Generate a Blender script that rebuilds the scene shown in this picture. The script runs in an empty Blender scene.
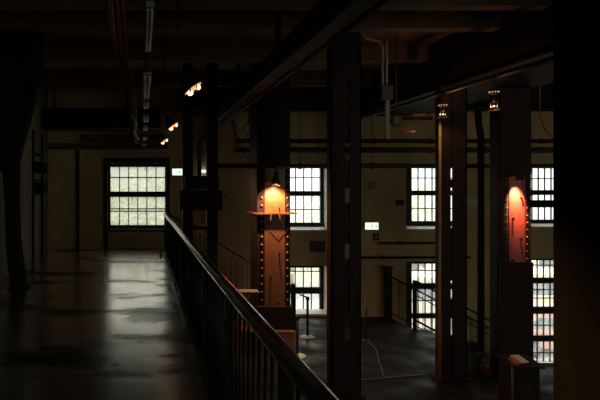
import bpy, math, random
from mathutils import Vector, Matrix
random.seed(7)
scene = bpy.context.scene
col = scene.collection
PI = math.pi
EYE = 1.62
VX, VY, F = 142.0, 187.0, 600.0        # vanishing point and focal length measured in the photograph

def X(px, Y): return (px - VX) * Y / F
def Z(py, Y): return EYE - (py - VY) * Y / F

# ------------------------------------------------------------------ materials
MATS = {}
def mat(name, c1, c2=None, rough=0.6, metal=0.0, scale=6.0, bump=0.0, stretch=(1, 1, 1), rough2=None, spec=0.5, detail=6.0, lo=0.35, hi=0.7):
    m = bpy.data.materials.new(name); m.use_nodes = True
    nt = m.node_tree; n = nt.nodes; l = nt.links
    b = n['Principled BSDF']
    b.inputs['Roughness'].default_value = rough
    b.inputs['Metallic'].default_value = metal
    b.inputs['Specular IOR Level'].default_value = spec
    if c2 is None: c2 = tuple(x * 0.7 for x in c1)
    tc = n.new('ShaderNodeTexCoord'); mp = n.new('ShaderNodeMapping')
    mp.inputs['Scale'].default_value = stretch
    l.new(tc.outputs['Object'], mp.inputs['Vector'])
    nz = n.new('ShaderNodeTexNoise'); nz.inputs['Scale'].default_value = scale; nz.inputs['Detail'].default_value = detail
    l.new(mp.outputs['Vector'], nz.inputs['Vector'])
    cr = n.new('ShaderNodeValToRGB')
    cr.color_ramp.elements[0].position = lo; cr.color_ramp.elements[1].position = hi
    cr.color_ramp.elements[0].color = (*c1, 1); cr.color_ramp.elements[1].color = (*c2, 1)
    l.new(nz.outputs['Fac'], cr.inputs['Fac']); l.new(cr.outputs['Color'], b.inputs['Base Color'])
    if rough2 is not None:
        mr = n.new('ShaderNodeMapRange')
        mr.inputs['From Min'].default_value = lo; mr.inputs['From Max'].default_value = hi
        mr.inputs['To Min'].default_value = rough; mr.inputs['To Max'].default_value = rough2
        l.new(nz.outputs['Fac'], mr.inputs['Value']); l.new(mr.outputs['Result'], b.inputs['Roughness'])
    if bump:
        bp = n.new('ShaderNodeBump'); bp.inputs['Strength'].default_value = bump; bp.inputs['Distance'].default_value = 0.02
        nz2 = n.new('ShaderNodeTexNoise'); nz2.inputs['Scale'].default_value = scale * 4; nz2.inputs['Detail'].default_value = 5
        l.new(mp.outputs['Vector'], nz2.inputs['Vector'])
        l.new(nz2.outputs['Fac'], bp.inputs['Height']); l.new(bp.outputs['Normal'], b.inputs['Normal'])
    MATS[name] = m
    return m

def emit(name, c, s):
    m = bpy.data.materials.new(name); m.use_nodes = True
    nt = m.node_tree; nt.nodes.clear()
    o = nt.nodes.new('ShaderNodeOutputMaterial'); e = nt.nodes.new('ShaderNodeEmission')
    e.inputs['Color'].default_value = (*c, 1); e.inputs['Strength'].default_value = s
    nt.links.new(e.outputs[0], o.inputs[0]); MATS[name] = m
    return m

def glass(name, clear, tint, dirt):
    """dirty window glass: clear panes with a film of grime that scatters daylight"""
    m = bpy.data.materials.new(name); m.use_nodes = True
    nt = m.node_tree; n = nt.nodes; l = nt.links; n.clear()
    o = n.new('ShaderNodeOutputMaterial')
    tr = n.new('ShaderNodeBsdfTransparent'); tr.inputs['Color'].default_value = (*tint, 1)
    tl = n.new('ShaderNodeBsdfTranslucent'); tl.inputs['Color'].default_value = (*dirt, 1)
    gl = n.new('ShaderNodeBsdfGlossy'); gl.inputs['Roughness'].default_value = 0.05
    tc = n.new('ShaderNodeTexCoord'); nz = n.new('ShaderNodeTexNoise')
    nz.inputs['Scale'].default_value = 3.5; nz.inputs['Detail'].default_value = 5
    l.new(tc.outputs['Object'], nz.inputs['Vector'])
    mr = n.new('ShaderNodeMapRange')
    mr.inputs['From Min'].default_value = 0.3; mr.inputs['From Max'].default_value = 0.7
    mr.inputs['To Min'].default_value = max(0, (1 - clear) - 0.2); mr.inputs['To Max'].default_value = min(1, (1 - clear) + 0.2)
    l.new(nz.outputs['Fac'], mr.inputs['Value'])
    mx = n.new('ShaderNodeMixShader'); l.new(mr.outputs['Result'], mx.inputs[0]); l.new(tr.outputs[0], mx.inputs[1]); l.new(tl.outputs[0], mx.inputs[2])
    m2 = n.new('ShaderNodeMixShader'); m2.inputs[0].default_value = 0.05
    l.new(mx.outputs[0], m2.inputs[1]); l.new(gl.outputs[0], m2.inputs[2]); l.new(m2.outputs[0], o.inputs[0])
    MATS[name] = m
    return m

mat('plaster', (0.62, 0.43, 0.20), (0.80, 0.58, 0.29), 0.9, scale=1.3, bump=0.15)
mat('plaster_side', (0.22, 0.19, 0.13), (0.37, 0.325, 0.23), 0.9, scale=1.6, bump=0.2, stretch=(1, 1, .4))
mat('sill_paint', (0.82, 0.80, 0.75), (0.74, 0.72, 0.67), 0.6)
mat('hall_concrete', (0.009, 0.008, 0.006), (0.020, 0.017, 0.013), 0.72, scale=1.8, rough2=0.36, bump=0.25)
MATS['hall_concrete'].node_tree.nodes['Principled BSDF'].inputs['IOR'].default_value = 1.2
mat('stair_iron', (0.04, 0.034, 0.028), (0.07, 0.06, 0.045), 0.5, metal=0.0, scale=8)
mat('boards', (0.13, 0.08, 0.045), (0.2, 0.12, 0.07), 0.85, scale=3, stretch=(0.3, 4, 1))
mat('timber', (0.17, 0.10, 0.055), (0.11, 0.066, 0.036), 0.8, scale=5, stretch=(.4, 3, 3))
mat('frame_iron', (0.012, 0.011, 0.009), (0.02, 0.018, 0.014), 0.6, scale=12)
mat('rail_iron', (0.010, 0.009, 0.008), (0.018, 0.016, 0.014), 0.45, metal=0.0, scale=14, spec=.3)
mat('rail_top', (0.16, 0.14, 0.12), (0.24, 0.21, 0.18), 0.2, metal=0.85, scale=9, stretch=(1, .3, 1))
mat('rust_paint', (0.20, 0.058, 0.016), (0.27, 0.08, 0.022), 0.4, scale=7, spec=.7, bump=0.15)
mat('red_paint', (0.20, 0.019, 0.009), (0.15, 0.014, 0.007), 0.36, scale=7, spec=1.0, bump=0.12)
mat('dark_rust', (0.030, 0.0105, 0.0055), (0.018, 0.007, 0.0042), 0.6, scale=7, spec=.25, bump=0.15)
mat('black_paint', (0.026, 0.025, 0.015), (0.032, 0.03, 0.019), 0.9, scale=5, spec=0.1)
mat('girder_iron', (0.012, 0.009, 0.007), (0.022, 0.015, 0.011), 0.7, scale=5, spec=.3)
mat('beam_rust', (0.05, 0.027, 0.017), (0.035, 0.02, 0.013), 0.6, scale=6)
mat('pipe_iron', (0.06, 0.052, 0.04), (0.10, 0.085, 0.062), 0.5, metal=0.3, scale=9)
mat('pipe_grey', (0.22, 0.20, 0.15), (0.15, 0.135, 0.10), 0.55, scale=9)
mat('conduit_yellow', (0.40, 0.27, 0.09), (0.3, 0.2, 0.07), 0.55, scale=9)
mat('cable_red', (0.13, 0.035, 0.022), (0.08, 0.025, 0.018), 0.5, scale=9)
mat('cable_pale', (0.4, 0.36, 0.28), (0.25, 0.22, 0.17), 0.5, scale=9)
mat('conduit_pale', (0.55, 0.47, 0.32), (0.42, 0.36, 0.25), 0.6, scale=9)
mat('tube_housing', (0.27, 0.26, 0.23), (0.2, 0.19, 0.17), 0.6, scale=9)
mat('tube_glass', (0.62, 0.61, 0.56), (0.52, 0.51, 0.47), 0.3, scale=9)
mat('cable_dull', (0.06, 0.054, 0.043), (0.04, 0.036, 0.028), 0.6, scale=9)
mat('hose_orange', (0.55, 0.16, 0.04), (0.42, 0.11, 0.03), 0.5, scale=9)
mat('steel', (0.45, 0.42, 0.37), (0.35, 0.33, 0.29), 0.3, metal=0.9, scale=9)
mat('white_metal', (0.62, 0.60, 0.53), (0.5, 0.48, 0.42), 0.5, scale=9)
mat('white_disc', (0.88, 0.87, 0.83), (0.8, 0.79, 0.75), 0.4, scale=9)
mat('lamp_shell', (0.05, 0.04, 0.03), (0.09, 0.07, 0.05), 0.4, metal=0.6, scale=12)
mat('lamp_inside', (0.75, 0.55, 0.35), (0.65, 0.45, 0.28), 0.3, metal=0.3, scale=12)
mat('sign_red', (0.22, 0.04, 0.022), (0.17, 0.03, 0.018), 0.6, scale=12)
mat('sign_pale', (0.45, 0.35, 0.25), (0.4, 0.3, 0.2), 0.6, scale=12)
mat('plaque_maroon', (0.14, 0.035, 0.03), (0.10, 0.03, 0.025), 0.6, scale=12)
mat('beige_plastic', (0.34, 0.27, 0.18), (0.28, 0.22, 0.15), 0.6, scale=12)
mat('paper', (0.8, 0.8, 0.76), (0.7, 0.7, 0.66), 0.5, scale=12)
mat('desk_wood', (0.022, 0.014, 0.007), (0.015, 0.01, 0.005), 0.6, spec=.15, scale=5, stretch=(6, 6, .6))
mat('toolbox_red', (0.07, 0.012, 0.008), (0.05, 0.01, 0.006), 0.4, scale=9)
mat('crate_grey', (0.03, 0.027, 0.022), (0.02, 0.018, 0.014), 0.7, scale=7)
mat('foliage', (0.52, 0.58, 0.36), (0.66, 0.7, 0.5), 0.7, scale=2)
mat('bark', (0.12, 0.10, 0.08), (0.2, 0.17, 0.13), 0.9, scale=6)
mat('asphalt', (0.22, 0.22, 0.22), (0.3, 0.3, 0.29), 0.9, scale=2)
mat('pale_render', (0.68, 0.60, 0.48), (0.76, 0.70, 0.60), 0.9, scale=1)
mat('roof_grey', (0.35, 0.34, 0.34), (0.45, 0.43, 0.42), 0.8, scale=2)
mat('pane_dark', (0.10, 0.12, 0.14), (0.16, 0.18, 0.2), 0.15, scale=2)
mat('car_red', (0.55, 0.30, 0.25), (0.5, 0.27, 0.22), 0.3, scale=3)
mat('van_yellow', (0.85, 0.72, 0.42), (0.8, 0.68, 0.4), 0.35, scale=3)
mat('tyre', (0.03, 0.03, 0.03), (0.05, 0.05, 0.05), 0.8, scale=9)
emit('exit_green', (0.30, 0.72, 0.42), .75)
emit('exit_white', (0.88, 1.0, 0.86), 1.25)
emit('bulb', (1.0, 0.52, 0.22), 30.0)
emit('bulb_dim', (1.0, .6, .3), 4.0)
emit('bulb_row', (1.0, 0.44, 0.16), 1.15)
emit('bulb_hot', (1.0, .62, .34), 3.0)
glass('glass_clear', 0.84, (0.90, 0.92, 0.88), (0.85, 0.87, 0.8))
glass('glass_grimy', 0.45, (0.46, 0.455, 0.40), (0.33, 0.325, 0.28))

# walkway: worn dark deck, shiny where feet polish it, dull in grimy patches
def deck():
    m = mat('walkway_deck', (0.93, 0.91, 0.87), (0.09, 0.08, 0.07), 0.4, metal=.92, scale=1.5, stretch=(.45, .8, 1), bump=0.0, detail=10, lo=.5, hi=.62)
    nt = m.node_tree; n = nt.nodes; l = nt.links; b = n['Principled BSDF']
    tc = n.new('ShaderNodeTexCoord')
    mp = n.new('ShaderNodeMapping'); mp.inputs['Scale'].default_value = (0.45, 0.8, 1); l.new(tc.outputs['Object'], mp.inputs['Vector'])
    a = n.new('ShaderNodeTexNoise'); a.inputs['Scale'].default_value = 1.5; a.inputs['Detail'].default_value = 8; a.inputs['Roughness'].default_value = .62
    l.new(mp.outputs['Vector'], a.inputs['Vector'])
    mr = n.new('ShaderNodeMapRange'); mr.inputs['From Min'].default_value = .47; mr.inputs['From Max'].default_value = .68
    mr.inputs['To Min'].default_value = .2; mr.inputs['To Max'].default_value = .35
    l.new(a.outputs['Fac'], mr.inputs['Value']); l.new(mr.outputs['Result'], b.inputs['Roughness'])
    sp = n.new('ShaderNodeMapRange'); sp.inputs['From Min'].default_value = .5; sp.inputs['From Max'].default_value = .66
    sp.inputs['To Min'].default_value = 1.0; sp.inputs['To Max'].default_value = .12
    l.new(a.outputs['Fac'], sp.inputs['Value']); l.new(sp.outputs['Result'], b.inputs['Specular IOR Level'])
    # an oily stain with a ragged edge, and smaller scuffs, where the deck has lost its shine
    wn = n.new('ShaderNodeTexNoise'); wn.inputs['Scale'].default_value = 5; wn.inputs['Detail'].default_value = 6
    l.new(tc.outputs['Object'], wn.inputs['Vector'])
    prev = None
    for (cx, cy, rx, ry) in ((.10, 7.55, .38, .40), (.30, 5.75, .16, .07), (-.02, 6.3, .05, .06), (.33, 9.9, .12, .2), (-.2, 5.2, .3, .10)):
        mp2 = n.new('ShaderNodeMapping'); mp2.vector_type = 'POINT'
        mp2.inputs['Scale'].default_value = (1 / rx, 1 / ry, 1); mp2.inputs['Location'].default_value = (-cx / rx, -cy / ry, 0)
        l.new(tc.outputs['Object'], mp2.inputs['Vector'])
        ln = n.new('ShaderNodeVectorMath'); ln.operation = 'LENGTH'; l.new(mp2.outputs['Vector'], ln.inputs[0])
        ma = n.new('ShaderNodeMath'); ma.operation = 'MULTIPLY_ADD'; ma.inputs[1].default_value = 2.4; l.new(wn.outputs['Fac'], ma.inputs[0]); l.new(ln.outputs['Value'], ma.inputs[2])
        sm = n.new('ShaderNodeMapRange'); sm.inputs['From Min'].default_value = 1.7; sm.inputs['From Max'].default_value = 2.25
        sm.inputs['To Min'].default_value = 1.0; sm.inputs['To Max'].default_value = 0.0; l.new(ma.outputs[0], sm.inputs['Value'])
        if prev is None: prev = sm.outputs['Result']
        else:
            mxm = n.new('ShaderNodeMath'); mxm.operation = 'MAXIMUM'; l.new(prev, mxm.inputs[0]); l.new(sm.outputs['Result'], mxm.inputs[1]); prev = mxm.outputs[0]
    old = b.inputs['Base Color'].links[0].from_socket
    mc = n.new('ShaderNodeMix'); mc.data_type = 'RGBA'; l.new(prev, mc.inputs['Factor']); l.new(old, mc.inputs['A']); mc.inputs['B'].default_value = (.045, .036, .03, 1)
    l.new(mc.outputs['Result'], b.inputs['Base Color'])
    inv = n.new('ShaderNodeMath'); inv.operation = 'MULTIPLY_ADD'; inv.inputs[1].default_value = -.75; inv.inputs[2].default_value = .92; l.new(prev, inv.inputs[0]); l.new(inv.outputs[0], b.inputs['Metallic'])
    # deck plates 1.2 m long with fine joints and a small raised grid
    wv = n.new('ShaderNodeTexBrick'); wv.inputs['Scale'].default_value = 1.0
    wv.inputs['Brick Width'].default_value = 3.2; wv.inputs['Row Height'].default_value = 1.35
    wv.inputs['Mortar Size'].default_value = .012; wv.inputs['Color1'].default_value = (1, 1, 1, 1); wv.inputs['Color2'].default_value = (.92, .92, .92, 1); wv.inputs['Mortar'].default_value = (0, 0, 0, 1)
    l.new(tc.outputs['Object'], wv.inputs['Vector'])
    nz = n.new('ShaderNodeTexNoise'); nz.inputs['Scale'].default_value = 26; nz.inputs['Detail'].default_value = 4
    l.new(tc.outputs['Object'], nz.inputs['Vector'])
    ad = n.new('ShaderNodeMath'); ad.operation = 'MULTIPLY_ADD'; ad.inputs[1].default_value = .9
    l.new(nz.outputs['Fac'], ad.inputs[0]); l.new(wv.outputs['Color'], ad.inputs[2])
    bp = n.new('ShaderNodeBump'); bp.inputs['Strength'].default_value = .14; bp.inputs['Distance'].default_value = .01
    l.new(ad.outputs[0], bp.inputs['Height']); l.new(bp.outputs['Normal'], b.inputs['Normal'])
deck()

# ------------------------------------------------------------------ mesh builder
class MB:
    def __init__(s): s.v = []; s.f = []; s.sm = []
    def add(s, vs, fs, smooth=False):
        o = len(s.v); s.v += [Vector(v) for v in vs]
        for f in fs: s.f.append([i + o for i in f]); s.sm.append(smooth)
        return s
    def box(s, x0, x1, y0, y1, z0, z1):
        x0, x1 = sorted((x0, x1)); y0, y1 = sorted((y0, y1)); z0, z1 = sorted((z0, z1))
        return s.add([(x0, y0, z0), (x1, y0, z0), (x1, y1, z0), (x0, y1, z0), (x0, y0, z1), (x1, y0, z1), (x1, y1, z1), (x0, y1, z1)],
                     [(0, 3, 2, 1), (4, 5, 6, 7), (0, 1, 5, 4), (1, 2, 6, 5), (2, 3, 7, 6), (3, 0, 4, 7)])
    def prism(s, pts, axis, a, b):
        """extrude a 2-D outline (pts) along axis 'x', 'y' or 'z' from a to b"""
        def P(p, t): return {'x': (t, p[0], p[1]), 'y': (p[0], t, p[1]), 'z': (p[0], p[1], t)}[axis]
        k = len(pts)
        area = sum(pts[i][0] * pts[(i + 1) % k][1] - pts[(i + 1) % k][0] * pts[i][1] for i in range(k))
        vs = [P(p, a) for p in pts] + [P(p, b) for p in pts]
        fs = [list(range(k))[::-1], list(range(k, 2 * k))] + [(i, (i + 1) % k, k + (i + 1) % k, k + i) for i in range(k)]
        flip = (area < 0) != (b < a)
        if axis == 'y': flip = not flip
        if flip: fs = [list(f)[::-1] for f in fs]
        return s.add(vs, fs)
    def tube(s, pts, r, n=10, cap=True):
        pts = [Vector(p) for p in pts]; k = len(pts); rings = []
        rr = r if isinstance(r, (list, tuple)) else [r] * k
        t0 = (pts[1] - pts[0]).normalized()
        up = Vector((0, 0, 1)) if abs(t0.z) < .9 else Vector((1, 0, 0))
        u = t0.cross(up).normalized()
        vs = []
        for i, p in enumerate(pts):
            t = (pts[min(i + 1, k - 1)] - pts[max(i - 1, 0)]).normalized()
            u = (u - t * u.dot(t)).normalized(); w = t.cross(u)
            for j in range(n):
                a = 2 * PI * j / n
                vs.append(p + (u * math.cos(a) + w * math.sin(a)) * rr[i])
        fs = [(i * n + j, i * n + (j + 1) % n, (i + 1) * n + (j + 1) % n, (i + 1) * n + j) for i in range(k - 1) for j in range(n)]
        o = len(s.v); s.add(vs, fs, True)
        if cap:
            s.f.append([o + j for j in range(n)][::-1]); s.sm.append(False)
            s.f.append([o + (k - 1) * n + j for j in range(n)]); s.sm.append(False)
        return s
    def lathe(s, c, prof, n=16, axis=(0, 0, 1)):
        """prof: (radius, distance along axis) from c"""
        q = Vector((0, 0, 1)).rotation_difference(Vector(axis).normalized()); c = Vector(c)
        vs = []
        for r, h in prof:
            for j in range(n):
                a = 2 * PI * j / n
                vs.append(c + q @ Vector((r * math.cos(a), r * math.sin(a), h)))
        k = len(prof)
        fs = [(i * n + j, i * n + (j + 1) % n, (i + 1) * n + (j + 1) % n, (i + 1) * n + j) for i in range(k - 1) for j in range(n)]
        return s.add(vs, fs, True)
    def ball(s, c, r, n=10, sq=(1, 1, 1)):
        c = Vector(c); m = max(4, n // 2)
        vs = [c + Vector((r * sq[0] * math.sin(PI * i / m) * math.cos(2 * PI * j / n), r * sq[1] * math.sin(PI * i / m) * math.sin(2 * PI * j / n), r * sq[2] * math.cos(PI * i / m))) for i in range(m + 1) for j in range(n)]
        fs = [(i * n + j, (i + 1) * n + j, (i + 1) * n + (j + 1) % n, i * n + (j + 1) % n) for i in range(m) for j in range(n)]
        return s.add(vs, fs, True)
    def dome(s, c, r, h, n=8):
        """a rivet head on a face turned towards -y"""
        prof = [(r, 0), (r * .85, h * .55), (r * .45, h * .92), (r * .02, h)]
        return s.lathe(c, prof, n, (0, -1, 0))
    def build(s, name, m, parent=None, bevel=0.0):
        off = Vector()
        p = parent
        while p is not None: off += p.location; p = p.parent
        me = bpy.data.meshes.new(name)
        me.from_pydata([tuple(v - off) for v in s.v], [], s.f)
        for p_, sm in zip(me.polygons, s.sm): p_.use_smooth = sm
        me.materials.append(MATS[m] if isinstance(m, str) else m)
        o = bpy.data.objects.new(name, me); col.objects.link(o)
        if parent is not None: o.parent = parent
        if bevel:
            b = o.modifiers.new('edge', 'BEVEL'); b.width = bevel; b.segments = 2; b.limit_method = 'ANGLE'
        return o

def tag(o, label=None, cat=None, group=None, kind=None):
    if label: o['label'] = label
    if cat: o['category'] = cat
    if group: o['group'] = group
    if kind: o['kind'] = kind
    return o
def thing(name, loc, label, cat, group=None, kind='thing'):
    o = bpy.data.objects.new(name, None); col.objects.link(o); o.location = loc
    o.empty_display_size = .2
    return tag(o, label, cat, group, kind)
def solo(mb, name, m, label, cat, group=None, bevel=0.0):
    return tag(mb.build(name, m, None, bevel), label, cat, group, 'thing')
def light(name, kind, loc, energy, color, parent=None, **kw):
    d = bpy.data.lights.new(name, kind); d.energy = energy; d.color = color
    aim = kw.pop('aim', None)
    for k, v in kw.items(): setattr(d, k, v)
    o = bpy.data.objects.new(name, d); col.objects.link(o)
    o.location = loc
    if aim is not None: o.rotation_euler = (Vector(aim) - Vector(loc)).to_track_quat('-Z', 'Y').to_euler()
    if parent is not None:
        o.parent = parent; o.matrix_parent_inverse = Matrix.Translation(-Vector(parent.location))
    return o

# ------------------------------------------------------------------ setting
WF, WB, WG = 15.7, 16.15, 16.05        # inner face, outer face, glass plane of the window wall
XL, XR, YR, CEIL, HALL, PIT = -2.46, 14.0, -3.0, 4.3, -1.78, -3.7

def struct(mb, name, m, parent=None, label=None):
    o = mb.build(name, m, parent)
    if parent is None: o['kind'] = 'structure'
    if label: o['label'] = label
    return o

struct(MB().box(XL, 0.58, YR, WF, -0.22, 0.0), 'floor', 'walkway_deck', None, 'worn dark walkway deck reflecting the window')
hf = MB()
hf.box(XL, XR, YR, 11.6, PIT, HALL); hf.box(XL, 7.4, 11.6, 12.4, PIT, HALL)
hf.box(XL, 6.8, 12.4, 14.3, PIT, HALL); hf.box(XL, 6.45, 14.3, WF, PIT, HALL)
struct(hf, 'floor_hall', 'hall_concrete', None, 'dark concrete floor of the sunken hall')
struct(MB().box(6.4, XR, 11.5, WB, PIT - .2, PIT), 'floor_pit', 'hall_concrete', None, 'floor of the stairwell below the hall')
struct(MB().box(XL - .3, XR + .3, YR - .3, WB, CEIL, CEIL + .1), 'ceiling', 'boards', None, 'dark board ceiling')
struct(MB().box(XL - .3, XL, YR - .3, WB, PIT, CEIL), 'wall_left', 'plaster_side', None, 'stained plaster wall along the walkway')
struct(MB().box(XR, XR + .3, YR - .3, WB, PIT - .2, CEIL), 'wall_right', 'plaster')
# rear wall behind the viewer, with two windows added to brighten the hall
REAR = [(4.6, 8.3, .4, 3.7), (9.4, 13.1, .4, 3.7)]
rw = MB(); xe = [XL, 4.6, 8.3, 9.4, 13.1, XR]
for k in range(5):
    if k % 2 == 0: rw.box(xe[k], xe[k + 1], YR - .3, YR, PIT, CEIL)
    else: rw.box(xe[k], xe[k + 1], YR - .3, YR, PIT, .4).box(xe[k], xe[k + 1], YR - .3, YR, 3.7, CEIL)
struct(rw, 'wall_rear', 'plaster')
for k, (a, b, c, d) in enumerate(REAR):
    root = thing('window_%d' % (8 + k), ((a + b) / 2, YR - .15, c), 'large window added out of view behind the viewer to brighten the hall', None, None, 'structure')
    fr = MB().box(a, a + .06, YR - .18, YR - .12, c, d).box(b - .06, b, YR - .18, YR - .12, c, d).box(a, b, YR - .18, YR - .12, c, c + .06).box(a, b, YR - .18, YR - .12, d - .06, d)
    for q in range(1, 6): fr.box(a + (b - a) * q / 6 - .015, a + (b - a) * q / 6 + .015, YR - .17, YR - .13, c, d)
    for q in range(1, 5): fr.box(a, b, YR - .17, YR - .13, c + (d - c) * q / 5 - .015, c + (d - c) * q / 5 + .015)
    fr.build('window_frame', 'frame_iron', root)
    MB().add([(a, YR - .15, c), (b, YR - .15, c), (b, YR - .15, d), (a, YR - .15, d)], [(3, 2, 1, 0)]).build('panes', 'glass_clear', root)
    p = light('daylight_portal', 'AREA', ((a + b) / 2, YR - .33, (c + d) / 2), 1.0, (1, 1, 1), None, shape='RECTANGLE', size=b - a, size_y=d - c)
    p.rotation_euler = (PI / 2, 0, 0); p.data.cycles.is_portal = True
    p.parent = root; p.matrix_parent_inverse = Matrix.Translation(-root.location)

# window openings in the back wall:  (px x0,x1,y0,y1 opening at the glass plane), glass px, sashes and rows
WIN = [
    dict(n=1, o=(106, 168, 161.5, 231), g=(110.5, 165), s=[(167, 191.5, [177.5]), (197, 225, [208.8, 211.2])], gl='glass_grimy', label='tall multi-pane window at the end of the walkway', c=6),
    dict(n=2, o=(266, 323.5, 164, 229.3), g=(271, 320), s=[(168, 191, [177.7]), (196, 222.5, [209.5])], gl='glass_clear', label='upper window behind the orange-lit column', c=6),
    dict(n=3, o=(266, 323.5, 264, 311.5), g=(271, 319.5), s=[(267.5, 287, [271.2]), (293.5, 309.5, [])], gl='glass_clear', label='lower window behind the orange-lit column', c=6),
    dict(n=4, o=(400.5, 457, 164, 228.5), g=(411, 453), s=[(168, 190.5, [178]), (195.5, 221, [208.5])], gl='glass_clear', label='upper window beside the slotted column with yellow conduit', c=6),
    dict(n=5, o=(400.5, 457, 260, 363), g=(411, 453), s=[(263.5, 283, [270.5]), (288.8, 313, [300.5]), (318, 337, []), (343, 360, [])], gl='glass_clear', label='tall lower window beyond the descending stair', c=6),
    dict(n=6, o=(521.5, 574, 164, 226), g=(525.5, 570), s=[(168, 190, [178.5]), (195, 219.5, [207])], gl='glass_clear', label='upper window beside the red-lit column', c=7),
    dict(n=7, o=(520.5, 574, 257, 364), g=(524.3, 569), s=[(260, 277.5, [265]), (283, 306.5, [289.5, 298]), (313.5, 335, [325]), (341, 361.5, [352.5])], gl='glass_clear', label='tall lower window behind the lectern', c=7),
]
for w in WIN:
    w['r'] = (X(w['o'][0], WG), X(w['o'][1], WG), Z(w['o'][3], WG), Z(w['o'][2], WG))

xs = sorted({XL, XR} | {v for w in WIN for v in w['r'][:2]})
zs = sorted({PIT - .2, CEIL} | {v for w in WIN for v in w['r'][2:]})
wall = MB()
for i in range(len(xs) - 1):
    for j in range(len(zs) - 1):
        cx, cz = (xs[i] + xs[i + 1]) / 2, (zs[j] + zs[j + 1]) / 2
        if any(w['r'][0] < cx < w['r'][1] and w['r'][2] < cz < w['r'][3] for w in WIN): continue
        a, b, c, d = xs[i], xs[i + 1], zs[j], zs[j + 1]
        wall.add([(a, WF, c), (b, WF, c), (b, WF, d), (a, WF, d)], [(0, 1, 2, 3)])
        wall.add([(a, WB, c), (b, WB, c), (b, WB, d), (a, WB, d)], [(3, 2, 1, 0)])
for w in WIN:
    a, b, c, d = w['r']
    q = [(a, c), (b, c), (b, d), (a, d)]
    for k in range(4):
        p, r = q[k], q[(k + 1) % 4]
        wall.add([(p[0], WF, p[1]), (p[0], WB, p[1]), (r[0], WB, r[1]), (r[0], WF, r[1])], [(3, 2, 1, 0)])
struct(wall, 'wall_back', 'plaster', None, 'brown plaster wall with the tall windows')

for w in WIN:
    a, b, c, d = w['r']; g0, g1 = X(w['g'][0], WG), X(w['g'][1], WG)
    root = thing('window_%d' % w['n'], ((a + b) / 2, WG, c), w['label'], None, None, 'structure')
    fr = MB()
    fr.box(a, g0, WG - .05, WG + .06, c, d); fr.box(g1, b, WG - .05, WG + .06, c, d)
    z_edges = [d]
    for (t, bo, rows) in w['s']:
        z_edges += [Z(t, WG), Z(bo, WG)]
    z_edges.append(c)
    for k in range(0, len(z_edges), 2):
        fr.box(g0, g1, WG - .05, WG + .06, z_edges[k + 1], z_edges[k])
    fr.build('window_frame', 'frame_iron', root)
    for (t, bo, rows) in w['s']:
        zt, zb = Z(t, WG), Z(bo, WG)
        sb = MB()
        for k in range(1, w['c']):
            x = g0 + (g1 - g0) * k / w['c']
            sb.box(x - .011, x + .011, WG - .02, WG + .02, zb, zt)
        for r in rows:
            sb.box(g0, g1, WG - .02, WG + .02, Z(r, WG) - .013, Z(r, WG) + .013)
        so = sb.build('sash_bars', 'frame_iron', root)
        MB().add([(g0, WG + .005, zb), (g1, WG + .005, zb), (g1, WG + .005, zt), (g0, WG + .005, zt)], [(0, 1, 2, 3)]).build('panes', w['gl'], so)
    if w['n'] not in (1,):
        # sloping painted sill and painted reveal boards
        MB().prism([(WF - .05, c - .02), (WF - .001, c - .02), (WF + .001, c + .002), (WG - .05, c + .002), (WG - .05, c + .075), (WF - .05, c + .014)], 'x', a + .002, b - .002).build('window_sill', 'sill_paint', root)
        MB().box(b - .012, b - .001, WF - .01, WG - .05, c + .075, d).build('reveal_board', 'sill_paint', root)
    p = light('daylight_portal', 'AREA', ((a + b) / 2, WB + .03, (c + d) / 2), 1.0, (1, 1, 1), None, shape='RECTANGLE', size=b - a, size_y=d - c)
    p.rotation_euler = (-PI / 2, 0, 0); p.data.cycles.is_portal = True
    p.parent = root; p.matrix_parent_inverse = Matrix.Translation(-root.location)

# boarding under the walkway window
t = thing('panel_boarding', (0, WF - .04, 0), 'two-leaf brown boarding under the walkway window', 'panelling')
for (p0, p1) in ((108, 137.2), (138.4, 165)):
    MB().box(X(p0, WF), X(p1, WF), WF - .05, WF - .005, .02, Z(231, WF)).build('board', 'plaster', t, .006)
MB().box(X(105.5, WF), X(168.5, WF), WF - .07, WF - .001, Z(231.5, WF), Z(229, WF)).build('cap_rail', 'frame_iron', t)
MB().box(X(104, WF), X(107.6, WF), WF - .07, WF - .001, .01, Z(159, WF)).box(X(166, WF), X(169.6, WF), WF - .07, WF - .001, .01, Z(159, WF)).box(X(104, WF), X(169.6, WF), WF - .08, WF - .001, Z(163, WF), Z(158, WF)).build('surround', 'frame_iron', t)

# ------------------------------------------------------------------ walkway railing
RX, RH, RE = 0.55, 1.0, 14.3
rl = thing('walkway_railing', (RX, RE, 0), 'long dark metal railing edging the walkway, worn handrail on top', 'railing')
hr = MB()
prof = [(-.036, -.022), (.036, -.022), (.04, 0.0), (.034, .02), (.018, .028), (-.018, .028), (-.034, .02), (-.04, 0.0)]
hr.prism([(RX + a, RH - .028 + b) for a, b in prof], 'y', -1.0, RE)
hr.build('handrail', 'rail_top', rl, .004)
MB().box(RX - .02, RX + .02, -1.0, RE - .02, .075, .11).build('bottom_rail', 'rail_iron', rl)
MB().box(RX - .045, RX - .03, -1.0, RE, 0.0, .07).build('kick_plate', 'rail_iron', rl)
ys = [RE - .02 - 1.5 * k for k in range(10)]
for y in ys: MB().box(RX - .022, RX + .022, y - .022, y + .022, 0.0, RH - .05).build('post', 'rail_iron', rl)
y = RE - .15
nb = 0
while y > 0.6 and nb < 99:
    if min(abs(y - q) for q in ys) > .05:
        MB().tube([(RX, y, .11), (RX, y, RH - .05)], .0085, 8).build('baluster', 'rail_iron', rl); nb += 1
    y -= .14
# yellowish tag at the foot of the end post
solo(MB().prism([(.40, 0), (.47, 0), (.45, .17), (.42, .17)], 'y', 14.0, 14.08), 'floor_wedge', 'conduit_yellow', 'small yellowish wedge at the foot of the walkway railing end', 'wedge')

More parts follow.
